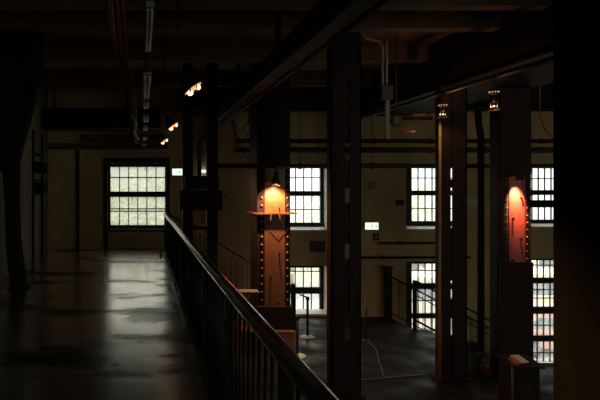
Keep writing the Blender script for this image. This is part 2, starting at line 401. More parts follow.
# ------------------------------------------------------------------ stair from the walkway down to the hall
t = thing('iron_staircase', (0.6, 15, HALL), 'dark iron stair descending along the window wall to the hall floor', 'staircase')
N = 10; run = 2.75 / N; rise = -HALL / N
for k in range(N - 1):
    x = .61 + run * k
    MB().box(x, x + run + .03, 14.42, 15.6, -rise * (k + 1) - .03, -rise * (k + 1)).build('tread', 'stair_iron', t)
for yy in (14.38, 15.6):
    MB().prism([(.6, -.05), (.6, -.3), (.6 + 2.75, HALL), (.6 + 2.95, HALL)], 'y', yy, yy + .04).build('stringer', 'stair_iron', t)
RY = 14.36
t = thing('stair_railing', (0.6, RY, 0), 'slim railing sloping down the stair behind the walkway railing', 'railing')
def slope_rail(root, x0, z0, x1, z1, Y, h, n, m='rail_iron', r=.02, posts=True, lower=True):
    MB().tube([(x0, Y, z0 + h), (x1, Y, z1 + h)], r, 10).build('handrail', m, root)
    if lower: MB().tube([(x0, Y, z0 + .12), (x1, Y, z1 + .12)], r * .7, 8).build('bottom_rail', m, root)
    for k in range(1, n):
        q = k / n; x = x0 + (x1 - x0) * q; z = z0 + (z1 - z0) * q
        MB().tube([(x, Y, z + .12), (x, Y, z + h)], .009, 8).build('baluster', m, root)
slope_rail(t, .66, -.02, 3.60, HALL + .02, RY, .98, 22)
MB().box(.63, .69, RY - .03, RY + .03, -.02, .98).build('post', 'rail_iron', t)
MB().box(3.57, 3.67, RY - .05, RY + .05, HALL, HALL + 1.08).build('newel', 'rail_iron', t)

# stair going further down, along the window wall beyond the columns
t = thing('stairwell_steps', (6.45, 15, HALL), 'concrete steps descending below the hall floor in front of the tall window', 'staircase')
for k in range(10):
    x = 6.46 + .34 * k
    MB().box(x, x + .34, 14.45, 15.55, PIT, HALL - .175 * (k + 1)).build('step', 'hall_concrete', t)
MB().prism([(6.46, HALL + .02), (6.46, HALL - .25), (9.9, PIT), (10.0, PIT + .05)], 'y', 15.56, 15.68).build('wall_stringer', 'pipe_grey', t)
t = thing('wall_side_stair_railing', (6.43, 15.5, HALL), 'stair railing with thick dark newel against the brown wall', 'railing')
slope_rail(t, 6.44, HALL + .02, 9.3, HALL - 1.47, 15.5, 1.06, 14, r=.022)
MB().box(X(384.5, 15.5), X(391, 15.5), 15.42, 15.56, HALL, Z(268, 15.5)).build('newel', 'rail_iron', t, .01)
MB().box(X(383.5, 15.5), X(392, 15.5), 15.4, 15.58, Z(268, 15.5), Z(266.5, 15.5)).build('newel_cap', 'rail_iron', t, .004)
t = thing('open_side_stair_railing', (6.5, 14.3, HALL), 'stair railing with slim posts and two rails crossing the tall lower window', 'railing')
MB().box(X(413.3, 14.3) , X(416.3, 14.3), 14.26, 14.34, HALL, Z(280.5, 14.3)).build('newel', 'rail_iron', t)
x0, x1 = X(415, 14.3), X(415, 14.3) + 2.6
for nm, h, r in (('handrail', 1.14, .024), ('middle_rail', .80, .014), ('bottom_rail', .2, .026)):
    MB().tube([(x0, 14.3, HALL + h), (x0 + .06, 14.3, HALL + h), (x1, 14.3, HALL + h - 1.36)], r, 10).build(nm, 'rail_iron', t)
for k in (1, 2, 3):
    x = x0 + .8 * k
    MB().tube([(x, 14.3, HALL + .2 - .42 * k), (x, 14.3, HALL + 1.14 - .42 * k)], .014, 8).build('post', 'rail_iron', t)

# ------------------------------------------------------------------ lamps
def caged_lamp(loc, aim, label, size=1.0, energy=10, spot=70, group=None, stem=.1, bright='bulb', blend=.6, power='SPOT', name='caged_spotlight'):
    """a small metal spot with wire cage hanging on a stem; aim = direction of the light"""
    L = Vector(loc); d = Vector(aim).normalized()
    t = thing(name, L, label, 'lamp', group)
    s = size
    MB().lathe(L, [(.001, -.13 * s), (.03 * s, -.13 * s), (.045 * s, -.10 * s), (.048 * s, -.02 * s), (.085 * s, .08 * s), (.088 * s, .095 * s), (.080 * s, .095 * s), (.042 * s, -.01 * s), (.001, -.015 * s)], 18, d).build('lamp_shade', 'lamp_shell', t)
    cg = MB()
    q = Vector((0, 0, 1)).rotation_difference(d)
    for hh, rr in ((.12, .086), (.155, .07)):
        ring = [L + q @ Vector((rr * s * math.cos(a), rr * s * math.sin(a), hh * s)) for a in [2 * PI * k / 14 for k in range(15)]]
        cg.tube(ring, .0045 * s, 6, False)
    for k in range(6):
        a = 2 * PI * k / 6
        cg.tube([L + q @ Vector((r_ * s * math.cos(a), r_ * s * math.sin(a), h_ * s)) for r_, h_ in ((.088, .09), (.086, .12), (.07, .155))], .004 * s, 6)
    cg.build('cage', 'lamp_shell', t)
    MB().ball(L + d * .045 * s, .026 * s, 12).build('bulb', bright, t)
    MB().tube([L - d * .12 * s, L - d * .12 * s + Vector((0, 0, stem))], .012, 8).build('stem', 'lamp_shell', t)
    if energy:
        if power == 'POINT': light('bulb_light', 'POINT', L + d * .12 * s, energy, (1.0, .56, .26), t, shadow_soft_size=.03)
        else: light('bulb_light', 'SPOT', L + d * .09 * s, energy, (1.0, .66, .40), t, spot_size=math.radians(spot), spot_blend=blend, shadow_soft_size=.02, aim=L + d)
    return t

# ------------------------------------------------------------------ riveted columns
def plate_rivets(mb, xa, xb, yf, z0, z1, pitch, r=.026):
    z = z0
    while z < z1:
        for x in (xa, xb): mb.dome((x, yf, z), r, .03)
        z += pitch

def peg(parent, x, yf, z, m, l=.07):
    MB().tube([(x, yf + .005, z), (x, yf - l, z + .005)], .013, 8).tube([(x, yf - l + .012, z + .015), (x, yf - l + .012, z - .045)], .009, 8).build('hook', m, parent)

# the orange-lit column with a collar
Y1 = 12.6
x0, x1 = X(257, Y1), X(290.5, Y1)
c1 = thing('riveted_column', ((x0 + x1) / 2, Y1 + .4, HALL), 'rust-orange riveted column with a flat collar under a glowing lamp', 'column')
MB().box(x0, x1, Y1 + .012, Y1 + .8, HALL + .9, CEIL - .02).build('shaft', 'dark_rust', c1, .006)
fp = MB().box(X(264.6, Y1), X(285, Y1), Y1 - .004, Y1 + .012, HALL + .9, Z(166, Y1))
plate_rivets(fp, X(261.8, Y1), X(287.6, Y1), Y1 + .012, Z(300, Y1), Z(170, Y1), .165)
fp.build('face_plate', 'rust_paint', c1)
MB().box(x0 + .1, x1 - .1, Y1 - .004, Y1 + .012, Z(164, Y1), CEIL - .1).build('upper_plate', 'dark_rust', c1)
zc = Z(213.3, Y1)
cl = MB().box(X(253, Y1), X(296, Y1), Y1 - .10, Y1 - .06, zc - .016, zc + .016)
gx = [X(p, Y1) for p in (253, 270.7, 271.4, 278.5, 279.4, 285.2, 285.8, 296)]
for k in range(0, 8, 2): cl.box(gx[k], gx[k + 1], Y1 - .065, Y1 - .004, zc - .016, zc + .016)
cl.box(X(253, Y1), x0, Y1 - .02, Y1 + .7, zc - .016, zc + .016).box(x1, X(296, Y1), Y1 - .02, Y1 + .7, zc - .016, zc + .016)
cl.build('collar', 'rust_paint', c1)
vb = MB()
for pa in (269.5, 287):
    vb.tube([(X(pa, Y1), Y1 - .007, Z(231, Y1)), (X(278.5, Y1), Y1 - .007, Z(241, Y1))], .005, 8)
vb.build('bracket', 'black_paint', c1)
for (px, py) in ((279, 208), (279, 253.5), (270.5, 276.5), (278.5, 303)): peg(c1, X(px, Y1), Y1 - .003, Z(py, Y1), 'dark_rust')
MB().box(x0 - .03, x1 + .04, Y1 - .09, Y1 + .86, Z(329, Y1), HALL + .901).build('plinth', 'dark_rust', c1, .006)
MB().box(x0 - .36, x1 + .05, Y1 - .22, Y1 + .9, HALL, Z(329, Y1)).build('plinth_step', 'rust_paint', c1, .006)
# ledge plank by the column
solo(MB().box(X(237, 12.4), X(258, 12.4), 12.2, 12.55, Z(293, 12.4), Z(290.5, 12.4)).box(X(238, 12.4), X(240, 12.4), 12.25, 12.5, HALL, Z(293, 12.4)).box(X(254, 12.4), X(256, 12.4), 12.25, 12.36, HALL, Z(293, 12.4)), 'wooden_bench', 'timber', 'narrow wooden bench beside the orange-lit column base', 'bench')

# the red-lit column
Y4 = 10.6
x0, x1 = X(498, Y4), X(531.5, Y4)
c4 = thing('red_riveted_column', ((x0 + x1) / 2, Y4 + .15, HALL), 'red-painted riveted column lit from above by a lamp near the lectern', 'column')
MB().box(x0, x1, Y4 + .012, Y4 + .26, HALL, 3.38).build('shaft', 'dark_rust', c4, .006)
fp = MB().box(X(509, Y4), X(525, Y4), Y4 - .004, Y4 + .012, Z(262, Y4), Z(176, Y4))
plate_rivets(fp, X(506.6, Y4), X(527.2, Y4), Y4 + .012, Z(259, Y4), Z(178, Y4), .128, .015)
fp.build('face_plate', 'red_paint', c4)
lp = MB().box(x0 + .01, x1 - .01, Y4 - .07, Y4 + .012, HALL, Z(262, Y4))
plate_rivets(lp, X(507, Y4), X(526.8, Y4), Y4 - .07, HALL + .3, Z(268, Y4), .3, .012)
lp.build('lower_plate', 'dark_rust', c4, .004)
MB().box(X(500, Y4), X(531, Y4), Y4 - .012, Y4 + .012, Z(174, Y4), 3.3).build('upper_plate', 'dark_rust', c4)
for (px, py) in ((520.5, 197), (512.5, 218), (520.3, 238.5), (512, 260)): peg(c4, X(px, Y4), Y4 - .003, Z(py, Y4), 'dark_rust', .055)

# slotted columns
def slotted(name, label, px0, px1, s0, s1, Y, depth, slots, top, mface, cat='column'):
    xa, xb = X(px0, Y), X(px1, Y); sa, sb = X(s0, Y), X(s1, Y)
    t = thing(name, ((xa + xb) / 2, Y + depth / 2, HALL), label, cat)
    for (u, v, e) in ((xa, sa, xa), (sb, xb, xb)):
        mb = MB().box(u, v, Y, Y + .022, HALL, top)
        w_ = .022 if e == xa else -.022
        mb.box(e, e + w_, Y, Y + depth, HALL, top)
        z = HALL + .2
        while z < top - .1:
            mb.dome(((u + v) / 2 - .03, Y, z), .015, .014); mb.dome(((u + v) / 2 + .03, Y, z), .015, .014); z += .16
        mb.build('channel', mface, t)
    edges = [top] + [e for s in slots for e in (Z(s[0], Y), Z(s[1], Y))] + [HALL]
    for k in range(0, len(edges), 2):
        MB().box(sa - .05, sb + .05, Y + .023, Y + .04, edges[k + 1], edges[k]).build('batten_plate', mface, t)
    MB().box(xa - .05, xb + .05, Y - .05, Y + depth + .05, HALL, HALL + .06).build('base_plate', mface, t)
    return t
slotted('slotted_column', 'dark red slotted steel column beside the orange-lit column, nearest to the walkway railing', 331, 361, 345, 350, 9.6, .22,
        [(140, 160), (188, 203), (244, 259), (317, 341)], CEIL - .02, 'dark_rust')
c3 = slotted('narrow_slotted_column', 'dark slotted steel column with a yellow conduit, in front of the third window', 439.5, 467, 450.8, 452.6, 10.5, .16,
        [(168, 179), (188, 228), (281, 299), (316, 335)], 3.38, 'dark_rust')
solo(MB().tube([(X(440.6, 10.4), 10.42, HALL + .02), (X(440.6, 10.4), 10.42, Z(121, 10.4))], .021, 10), 'yellow_conduit', 'conduit_yellow', 'thin yellow conduit up the edge of the narrow slotted column', 'conduit')

# twin posts with switch boxes behind the walkway railing
YT = 12.5
t = thing('twin_post_frame', (X(200, YT), YT, HALL), 'pair of dark steel posts behind the walkway railing', 'column')
for (a, b) in ((183, 193), (207, 218)):
    MB().box(X(a, YT), X(b, YT), YT, YT + .22, HALL, CEIL - .02).build('post', 'dark_rust', t, .005)
for py in (112, 226):
    MB().box(X(193, YT), X(207, YT), YT + .05, YT + .15, Z(py + 4, YT), Z(py, YT)).build('tie_plate', 'girder_iron', t)
t = thing('switch_box', (X(200, YT), YT - .1, Z(210, YT)), 'dark brown switch boxes with side lever bolted across the twin posts', 'electrical box')
MB().box(X(184, YT), X(218, YT), YT - .16, YT - .004, Z(189, YT), Z(176, YT)).build('upper_box', 'dark_rust', t, .008)
MB().box(X(179, YT), X(221, YT), YT - .24, YT - .004, Z(210, YT), Z(190, YT)).build('lower_box', 'dark_rust', t, .008)
MB().tube([(X(221, YT), YT - .12, Z(195, YT)), (X(225, YT), YT - .12, Z(195.5, YT))], .018, 8).build('lever', 'pipe_iron', t)
solo(MB().tube([(X(199, YT), YT - .08, Z(176, YT)), (X(199, YT), YT - .08, Z(147, YT)), (X(199.7, YT), YT - .08, Z(142, YT)), (X(202, YT), YT - .08, Z(138.5, YT)), (X(206, YT), YT - .08, Z(136, YT)), (X(214, YT), YT - .08, Z(130, YT))], .04, 12), 'bent_conduit', 'pipe_iron', 'bent dark conduit rising from the switch boxes', 'conduit')

# ------------------------------------------------------------------ lamps placed
caged_lamp((X(276, 12.3), 12.29, Z(178, 12.3)), (0.02, .36, -1), 'caged lamp shining down on the orange column above its collar', 1.1, 260, 105, stem=.18, blend=.8)
caged_lamp((X(520.5, 10.38), 10.38, Z(175, 10.38)), (.05, .22, -.42), 'caged lamp shining down on the red riveted column', 0.8, 1000, 46, stem=.16, blend=1.0)
def lantern(Y, px, py0, py1, label, energy):
    x, zt, zb = 5.05, Z(py0, Y), Z(py1, Y)
    h = zt - zb
    t = thing('hanging_lantern', (x, Y, zt), label, 'lamp', 'lanterns hanging from the girder pipe')
    MB().lathe((x, Y, zb), [(.001, h), (.055, h), (.062, h - .012), (.062, h - .05), (.05, h - .055), (.05, h - .065), (.001, h - .065)], 18).build('cap', 'lamp_shell', t)
    v = MB()
    for k in range(10):
        a = 2 * PI * k / 10 + .1
        v.ball((x + .061 * math.cos(a), Y + .061 * math.sin(a), zb + h - .03), .009, 8)
    v.build('vent_light', 'bulb_row', t)
    g = MB()
    for k in range(6):
        a = 2 * PI * k / 6
        g.tube([(x + .05 * math.cos(a), Y + .05 * math.sin(a), zb + h - .06), (x + .05 * math.cos(a), Y + .05 * math.sin(a), zb + .035)], .005, 6)
    g.build('cage', 'lamp_shell', t)
    MB().lathe((x, Y, zb), [(.05, .045), (.056, .04), (.088, .004), (.085, 0.0), (.05, .034)], 20).build('reflector', 'lamp_inside', t)
    MB().tube([(x, Y, zb + h - .065), (x, Y, zb + .11)], .018, 10).build('socket', 'lamp_shell', t)
    MB().ball((x, Y, zb + .06), .014, 10, (1, 1, 1.3)).build('bulb', 'bulb_dim', t)
    MB().tube([(x, Y, zt), (x, Y, 3.166)], .012, 8).build('stem', 'lamp_shell', t)
    light('bulb_light', 'POINT', (x, Y, zb + .03), energy, (1.0, .56, .26), t, shadow_soft_size=.02)
lantern(10.07, 443, 103.5, 118, 'small caged lantern hanging in front of the narrow slotted column', 8)
lantern(8.61, 494, 90, 110.5, 'small caged lantern hanging above and before the red column', 5.5)

def row_lamp(Y, px, py, label, e):
    L = Vector((X(px, Y), Y, Z(py, Y)))
    d = Vector((.56, -.16, -.80)).normalized()
    t = thing('tilted_spotlight', L, label, 'lamp', 'tilted spotlights above the walkway railing')
    sh = MB().lathe(L, [(.001, -.19), (.035, -.19), (.05, -.15), (.062, -.09), (.118, -.01), (.124, .012), (.117, .012), (.055, -.08), (.001, -.085)], 20, d)
    sh.build('lamp_shade', 'lamp_shell', t)
    MB().lathe(L, [(.001, .014), (.04, .012), (.085, .005), (.112, -.004), (.112, -.010), (.001, -.010)], 20, d).build('lens', 'bulb_row', t)
    u = Vector((.82, 0, .57)).normalized(); w2 = d.cross(u).normalized()
    gd = MB()
    for q in (-.045, .03): gd.tube([L + u * q - w2 * .108 + d * .012, L + u * q + d * .034, L + u * q + w2 * .108 + d * .012], .007, 6)
    gd.tube([L - u * .115 + d * .012, L + d * .042, L + u * .115 + d * .012], .006, 6)
    gd.build('guard', 'lamp_shell', t)
    MB().ball(L + u * -.05 + d * .02, .034, 10).ball(L + u * .05 + d * .02, .03, 10).build('bulb', 'bulb_hot', t)
    top = L - d * .17
    MB().tube([top, top + Vector((-.05, 0, .10)), top + Vector((-.06, 0, .2)), (top.x - .06, top.y, CEIL - .01)], .012, 8).build('stem', 'lamp_shell', t)
    light('bulb_light', 'SPOT', L + d * .06, e * .8, (1.0, .55, .25), t, spot_size=math.radians(76), spot_blend=.7, shadow_soft_size=.05, aim=L + d)
row_lamp(6.36, 193, 88.5, 'glowing tilted spotlight above the railing, largest of the row', 300)
row_lamp(10.3, 173, 126, 'glowing tilted spotlight above the railing, middle one of the row', 300)
row_lamp(13.7, 164.2, 141, 'glowing tilted spotlight above the railing, smallest of the row', 300)

# unlit tube lights down the walkway
FZ = 2.64
tubes = [(3.4, 4.5), (5.5, 6.85), (7.2, 7.75), (8.75, 9.35), (10.2, 10.7), (12.4, 12.9), (14.2, 14.6)]
places = ['first from the viewer', 'second from the viewer, beside the cables', 'third along, past the cable ends', 'fourth along the ceiling row', 'fifth along the ceiling row', 'next to last, near the window wall', 'last before the window wall']
for (a, b), w_, hw, xc in zip(tubes, places, (.025, .039, .038, .045, .044, .052, .054), (.045, .05, .05, .06, .06, .06, .05)):
    t = thing('tube_light', (.05, a, FZ), 'unlit pale tube light hanging over the walkway, ' + w_, 'ceiling light', 'unlit tube lights over the walkway')
    MB().box(xc - hw, xc + hw, a, b, FZ, FZ + .035).build('housing', 'tube_housing', t, .004)
    for q in (-.45, .45): MB().tube([(xc + q * hw, a + .03, FZ - .008), (xc + q * hw, b - .03, FZ - .008)], hw * .3, 10).build('tube', 'tube_glass', t)
    for yy in (a + .12, b - .12): MB().tube([(xc, yy, FZ + .035), (xc, yy, CEIL - .01)], .005, 6).build('rod', 'pipe_iron', t)

# hanging cable bundle over the walkway
def path(pts): return [(X(px, Y), Y, Z(py, Y)) for px, py, Y in pts]
t = thing('cable_bundle', (X(118, 6), 6, CEIL - .02), 'sagging bundle of reddish cables hanging over the walkway', 'cables')
for k, (dx, r, m) in enumerate(((0, .028, 'cable_red'), (8, .032, 'cable_red'), (14, .022, 'cable_red'), (4, .016, 'cable_pale'))):
    MB().tube(path([(107 + dx, -119, 5.2), (108 + dx, 0, 5.3), (110 + dx, 25, 5.4), (114 + dx * .8, 48, 5.6), (121 + dx * .5, 68, 5.8), (127 + dx * .4, 82, 6.0), (131 + dx * .25, 96, 6.1), (132 + dx * .2 + k % 2, 112, 6.2), (133 + dx * .3 - k, 126, 6.2), (133 + dx * .25 + k, 138 + 2 * k, 6.2)]), r, 10).build('cable', m, t)
MB().tube(path([(131, 116, 6.1), (136, 124, 6.1), (134, 133, 6.1), (138, 140, 6.1)]), .02, 8).build('cable_end', 'cable_pale', t)

# ------------------------------------------------------------------ overhead steel
t = thing('lower_girder', (1.91, 8, 3.17), 'dark beam with two rusty rails running lengthwise toward the window wall', 'beam')
MB().box(1.83, 1.99, 1.0, 14.9, 3.2, 3.53).build('box_beam', 'girder_iron', t)
for xx in (1.775, 2.045): MB().tube([(xx, 1.0, 3.19), (xx, 14.9, 3.19)], .028, 10).build('rail', 'beam_rust', t)
for yy in (3.0, 6.0, 9.0, 12.0): MB().box(1.74, 2.08, yy, yy + .08, 3.205, 3.225).build('rail_clamp', 'girder_iron', t)
for yy in (2.2, 5.2, 8.4, 11.9, 14.4): MB().box(1.87, 1.95, yy, yy + .06, 3.53, CEIL - .005).build('hanger', 'girder_iron', t)
t = thing('main_girder', (5.9, 8, 3.4), 'massive black plate girder resting on the red and the narrow columns', 'beam')
MB().box(5.4, 5.43, 1.5, 14.9, 3.42, CEIL - .01).box(6.3, 6.33, 1.5, 14.9, 3.42, CEIL - .01).build('web', 'girder_iron', t)
gp = MB().box(5.36, 6.95, 1.5, 14.9, 3.39, 3.42); gp.build('bottom_flange', 'girder_iron', t)
solo(MB().tube([(5.05, 5.0, 3.2), (5.05, 14.85, 3.2)], .035, 12), 'girder_pipe', 'beam_rust', 'rusty pipe under the black girder carrying two small caged lamps', 'pipe')
jl = ['closest to the viewer', 'second from the viewer', 'third from the viewer', 'fourth from the viewer', 'fifth from the viewer', 'sixth, just short of the window wall']
for k, (yy, w_) in enumerate(zip((4.75, 6.0, 7.8, 8.92, 11.2, 13.95), jl)):
    t = thing('ceiling_joist', (1.5, yy, 3.98), 'dark brown timber joist across the ceiling, ' + w_, 'beam', 'timber ceiling joists')
    MB().box(XL + .03, 5.34, yy, yy + .24, 3.98, CEIL - .005).build('timber', 'timber', t, .01)
solo(MB().box(.9, XR - .05, 15.05, 15.45, 3.57, CEIL - .005), 'wall_beam', 'girder_iron', 'dark deep beam high across the window wall', 'beam')
solo(MB().box(XL + .02, X(168, 15.4), 15.36, 15.66, 2.60, 2.74).box(X(83, 15.4), X(160, 15.4), 15.42, 15.66, 2.80, 2.98), 'timber_lintel', 'timber', 'brown timber lintels over the walkway window', 'beam', None, .01)
solo(MB().box(XL + .02, X(160, 14.9), 14.6, 15.2, 3.05, 3.55).box(-2.2, -2.15, 14.85, 14.9, 3.55, CEIL - .005).box(-.4, -.35, 14.85, 14.9, 3.55, CEIL - .005), 'overhead_duct', 'girder_iron', 'dark duct above the timber lintels at the walkway end', 'duct', None, .02)

# pipes
def pipe(name, m, pts, r, label):
    a, b = Vector(pts[0]), Vector(pts[-1])
    t = thing(name, (a + b) / 2, label, 'pipe')
    MB().tube(pts, r, 12).build('tube', m, t)
    n = max(2, int((b - a).length / 1.3))
    for k in range(n):                      # wall clamps
        q = a.lerp(b, (k + .5) / n)
        if q.x < XL + .3: MB().box(XL - .001, q.x + r, q.y - .02, q.y + .02, q.z - r - .012, q.z + r + .012).build('mounting_clamp', m, t)
        elif abs(b.z - a.z) > .5: MB().box(q.x - r - .012, q.x + r + .012, q.y - r * .5, WF - .0005, q.z - .02, q.z + .02).build('mounting_clamp', m, t)
        else: MB().box(q.x - .02, q.x + .02, q.y - r * .5, WF - .0005, q.z - r - .012, q.z + r + .012).build('mounting_clamp', m, t)
    return t
p1 = thing('cross_pipe', (X(280, 12.42), 12.42, 2.05), 'long dark pipe crossing the hall in front of the orange-lit column', 'pipe')
MB().tube([(X(213, 12.42), 12.42, 2.055), (9.6, 12.42, 2.055)], .05, 12).build('tube', 'pipe_iron', p1)
for px in (250, 300, 372, 500):
    MB().tube([(X(px, 12.42), 12.42, 2.05), (X(px, 12.42), 12.42, CEIL - .01)], .008, 6).build('hanger', 'pipe_iron', p1)
    MB().lathe((X(px, 12.42) - .03, 12.42, 2.055), [(.052, 0), (.066, 0), (.066, .06), (.052, .06)], 14, (1, 0, 0)).build('clamp', 'pipe_iron', p1)
yy = 15.58
pipe('wall_pipe', 'pipe_iron', [(X(236, yy), yy, Z(141, yy)), (XR - .001, yy, Z(141, yy))], .055, 'dark pipe along the window wall, upper of the two above the windows')
pipe('wall_pipe', 'pipe_iron', [(X(236, yy), yy, Z(150, yy)), (XR - .001, yy, Z(150, yy))], .07, 'dark pipe along the window wall, just over the window heads')
pipe('wall_pipe', 'pipe_iron', [(X(379, yy), yy, Z(243, yy)), (X(408, yy), yy, Z(243, yy)), (X(466, yy), yy, Z(243, yy))], .035, 'short dark pipe under the illuminated sign on the brown wall')
pipe('wall_pipe', 'black_paint', [(X(355, yy), yy, Z(257.5, yy)), (X(470, yy), yy, Z(257.5, yy))], .03, 'thin black pipe above the tall lower window')
solo(MB().box(X(350, WF), X(475, WF), WF - .09, WF + .002, Z(253, WF), Z(248.5, WF)), 'wall_ledge', 'plaster', 'plaster ledge across the wall above the lower windows', 'ledge')
pipe('wall_pipe', 'black_paint', [(X(78, yy), yy, .02), (X(78, yy), yy, Z(150, yy))], .035, 'vertical dark pipe on the wall at the end of the walkway')
YP = 12.28
solo(MB().tube([(X(481, YP), YP, HALL + .01), (X(481, YP), YP, Z(140, YP)), (X(480.4, YP), YP, Z(132, YP)), (X(478.8, YP), YP, Z(125, YP)), (X(478, YP), YP, Z(112, YP)), (X(478, YP), YP, 3.36)], .065, 14), 'standpipe', 'black_paint', 'thick black standpipe between the narrow and the red column', 'pipe')
YP = 11.25
solo(MB().tube([(X(526, YP), YP, Z(203.5, YP)), (XR + .003, YP, Z(203.5, YP))], .065, 12), 'level_pipe', 'black_paint', 'black level pipe crossing the upper window beside the red column', 'pipe')
solo(MB().box(X(462, WF), X(479, WF), WF - .1, WF + .002, Z(204, WF), Z(199, WF)), 'cable_trunking', 'sill_paint', 'pale grey trunking piece on the wall between two columns', 'trunking', None, .005)
YP = 9.9
t = thing('ceiling_conduit', (X(384, YP), YP, Z(100, YP)), 'conduit dropping from the ceiling into a small junction box', 'conduit')
MB().tube([(X(357, YP), YP, CEIL - .01), (X(360, YP), YP, Z(27, YP)), (X(362, YP), YP, Z(33, YP)), (X(366, YP), YP, Z(38, YP)), (X(374, YP), YP, Z(40.5, YP)), (X(380, YP), YP, Z(42, YP)), (X(382.5, YP), YP, Z(48, YP)), (X(382.8, YP), YP, Z(87, YP))], .022, 10).build('bent_tube', 'conduit_pale', t)
MB().tube([(X(386.7, YP), YP, CEIL - .01), (X(386.7, YP), YP, Z(87, YP))], .02, 10).build('straight_tube', 'conduit_pale', t)
MB().box(X(380, YP), X(391.5, YP), YP - .08, YP + .06, Z(100, YP), Z(86, YP)).build('junction_box', 'lamp_shell', t, .006)
MB().box(X(385, YP), X(389.2, YP), YP - .03, YP + .03, Z(138.5, YP), Z(100, YP)).build('lower_tube', 'conduit_pale', t, .01)
YP = 10.3
t = thing('hose_drum', (X(396, YP), YP, Z(121, YP)), 'grey round drum with an orange hose hanging near the junction box', 'hose reel')
MB().lathe((X(395.5, YP), YP + .06, Z(121, YP)), [(.001, 0), (.09, 0), (.105, .015), (.105, .11), (.09, .125), (.001, .125)], 20, (.15, -1, 0)).build('drum', 'pipe_grey', t)
MB().tube(path([(399, 124, 10.2), (401, 129, 10.2), (404, 131.5, 10.2), (409, 132, 10.2), (415, 131.5, 10.2)]), .018, 8).build('hose', 'hose_orange', t)
MB().tube([(X(396, YP), YP, Z(115, YP)), (X(396, YP), YP, CEIL - .01)], .01, 8).build('hanger', 'pipe_iron', t)
solo(MB().tube(path([(411, 115.2, 10.4), (415, 114.6, 10.4), (421, 115, 10.4), (426, 114, 10.4)]), .02, 8), 'hose_end', 'hose_orange', 'short orange hose end lying on a pipe near the drum', 'hose')
solo(MB().tube(path([(400, 118.5, 10.4), (432, 118.5, 10.4)]), .03, 8), 'hose_support', 'pipe_iron', 'short dark bar under the orange hose end', 'bar')

YD2 = 14.32
t = thing('drooping_cables', (X(240, YD2), YD2, Z(110, YD2)), 'thin dark cables drooping between the twin posts and the orange-lit column', 'cables')
for k, (a, b, sag) in enumerate((((232, 117), (249, 119), 12), ((232, 122), (249.5, 158), 8), ((232, 116), (249, 132), 16))):
    pts = []
    for q in range(13):
        u = q / 12
        pts.append((X(a[0] + (b[0] - a[0]) * u, YD2), YD2 + .02 * k, Z(a[1] + (b[1] - a[1]) * u + sag * 4 * u * (1 - u), YD2)))
    MB().tube(pts, .012, 8).build('cable', 'pipe_iron', t)
for px in (232, 249): MB().tube([(X(px, YD2), YD2 + .02, Z(125, YD2)), (X(px, YD2), YD2 + .02, CEIL - .01)], .015, 8).build('hanger', 'pipe_iron', t)
solo(MB().tube([(X(540, 11.4), 11.4, Z(117, 11.4)), (X(541.5, 11.4), 11.4, Z(121, 11.4)), (X(545, 11.4), 11.4, Z(129, 11.4)), (X(551, 11.4), 11.4, Z(137, 11.4)), (X(556, 11.4), 11.4, Z(139, 11.4))], .014, 8).tube([(X(540, 11.4), 11.4, Z(117, 11.4)), (X(540, 11.4), 11.4, CEIL - .01)], .012, 8), 'orange_cable', 'hose_orange', 'orange cable hanging high beside the red riveted column', 'cable')

# ------------------------------------------------------------------ signs and wall fittings
def exit_sign(px0, px1, py0, py1, label):
    Y = 15.62
    t = thing('exit_sign', (X((px0 + px1) / 2, Y), Y, Z((py0 + py1) / 2, Y)), label, 'exit sign')
    a, b, c, d = X(px0, Y), X(px1, Y), Z(py1, Y), Z(py0, Y)
    MB().box(a - .02, b + .02, Y - .03, Y + .07, c - .018, d + .022).build('housing', 'white_metal', t, .012)
    MB().box(a, b, Y - .040, Y - .031, c, d).build('panel', 'exit_white', t)
    w_, h = b - a, d - c
    g = MB(); yb, yf = Y - .046, Y - .0405
    def r(u0, u1, v0, v1): g.box(a + w_ * u0, a + w_ * u1, yf, yb, c + h * v0, c + h * v1)
    def pr(pts): g.prism([(a + w_ * u, c + h * v) for u, v in pts], 'y', yb, yf)
    r(.10, .13, .15, .85); r(.13, .26, .79, .85); r(.26, .29, .15, .85)                  # doorway
    pr([(.47, .62), (.53, .62), (.56, .42), (.50, .38)])                                    # running figure
    pr([(.50, .40), (.55, .42), (.60, .28), (.66, .18), (.62, .14), (.56, .24)])
    pr([(.50, .42), (.54, .38), (.47, .26), (.40, .24), (.40, .30), (.45, .32)])
    pr([(.47, .62), (.40, .50), (.43, .47), (.50, .56)]); pr([(.53, .62), (.60, .52), (.58, .48), (.52, .56)])
    g.ball((a + w_ * .50, (yb + yf) / 2, c + h * .74), h * .085, 8, (1, .3, 1))
    r(.72, .84, .44, .56); pr([(.83, .30), (.92, .50), (.83, .70)])                        # arrow
    g.build('pictogram', 'exit_green', t)
    MB().box((a + b) / 2 - .05, (a + b) / 2 + .05, Y - .02, Y + .07, d + .022, d + .06).build('bracket', 'pipe_grey', t)
    light('sign_glow', 'AREA', ((a + b) / 2, Y - .055, (c + d) / 2), .8, (.85, 1.0, .8), t, shape='RECTANGLE', size=w_, size_y=h, aim=((a + b) / 2, Y - 1, (c + d) / 2 - .2))
exit_sign(172.3, 186.5, 168.8, 175.2, 'lit white and green exit sign beside the walkway window')
exit_sign(364.8, 377.8, 222.6, 229.4, 'lit white and green exit sign on the brown hall wall')
t = thing('wall_lamp', (X(204, 15.6), 15.6, Z(171.5, 15.6)), 'tiny pale wall light seen between the twin posts', 'lamp')
MB().box(X(202, 15.6), X(207, 15.6), 15.55, 15.702, Z(172.5, 15.6), Z(170, 15.6)).build('lamp_glass', 'exit_white', t, .004)
t = thing('fire_sign', (X(376, 15.68), 15.68, Z(237, 15.68)), 'small square red fire sign below the exit sign', 'sign')
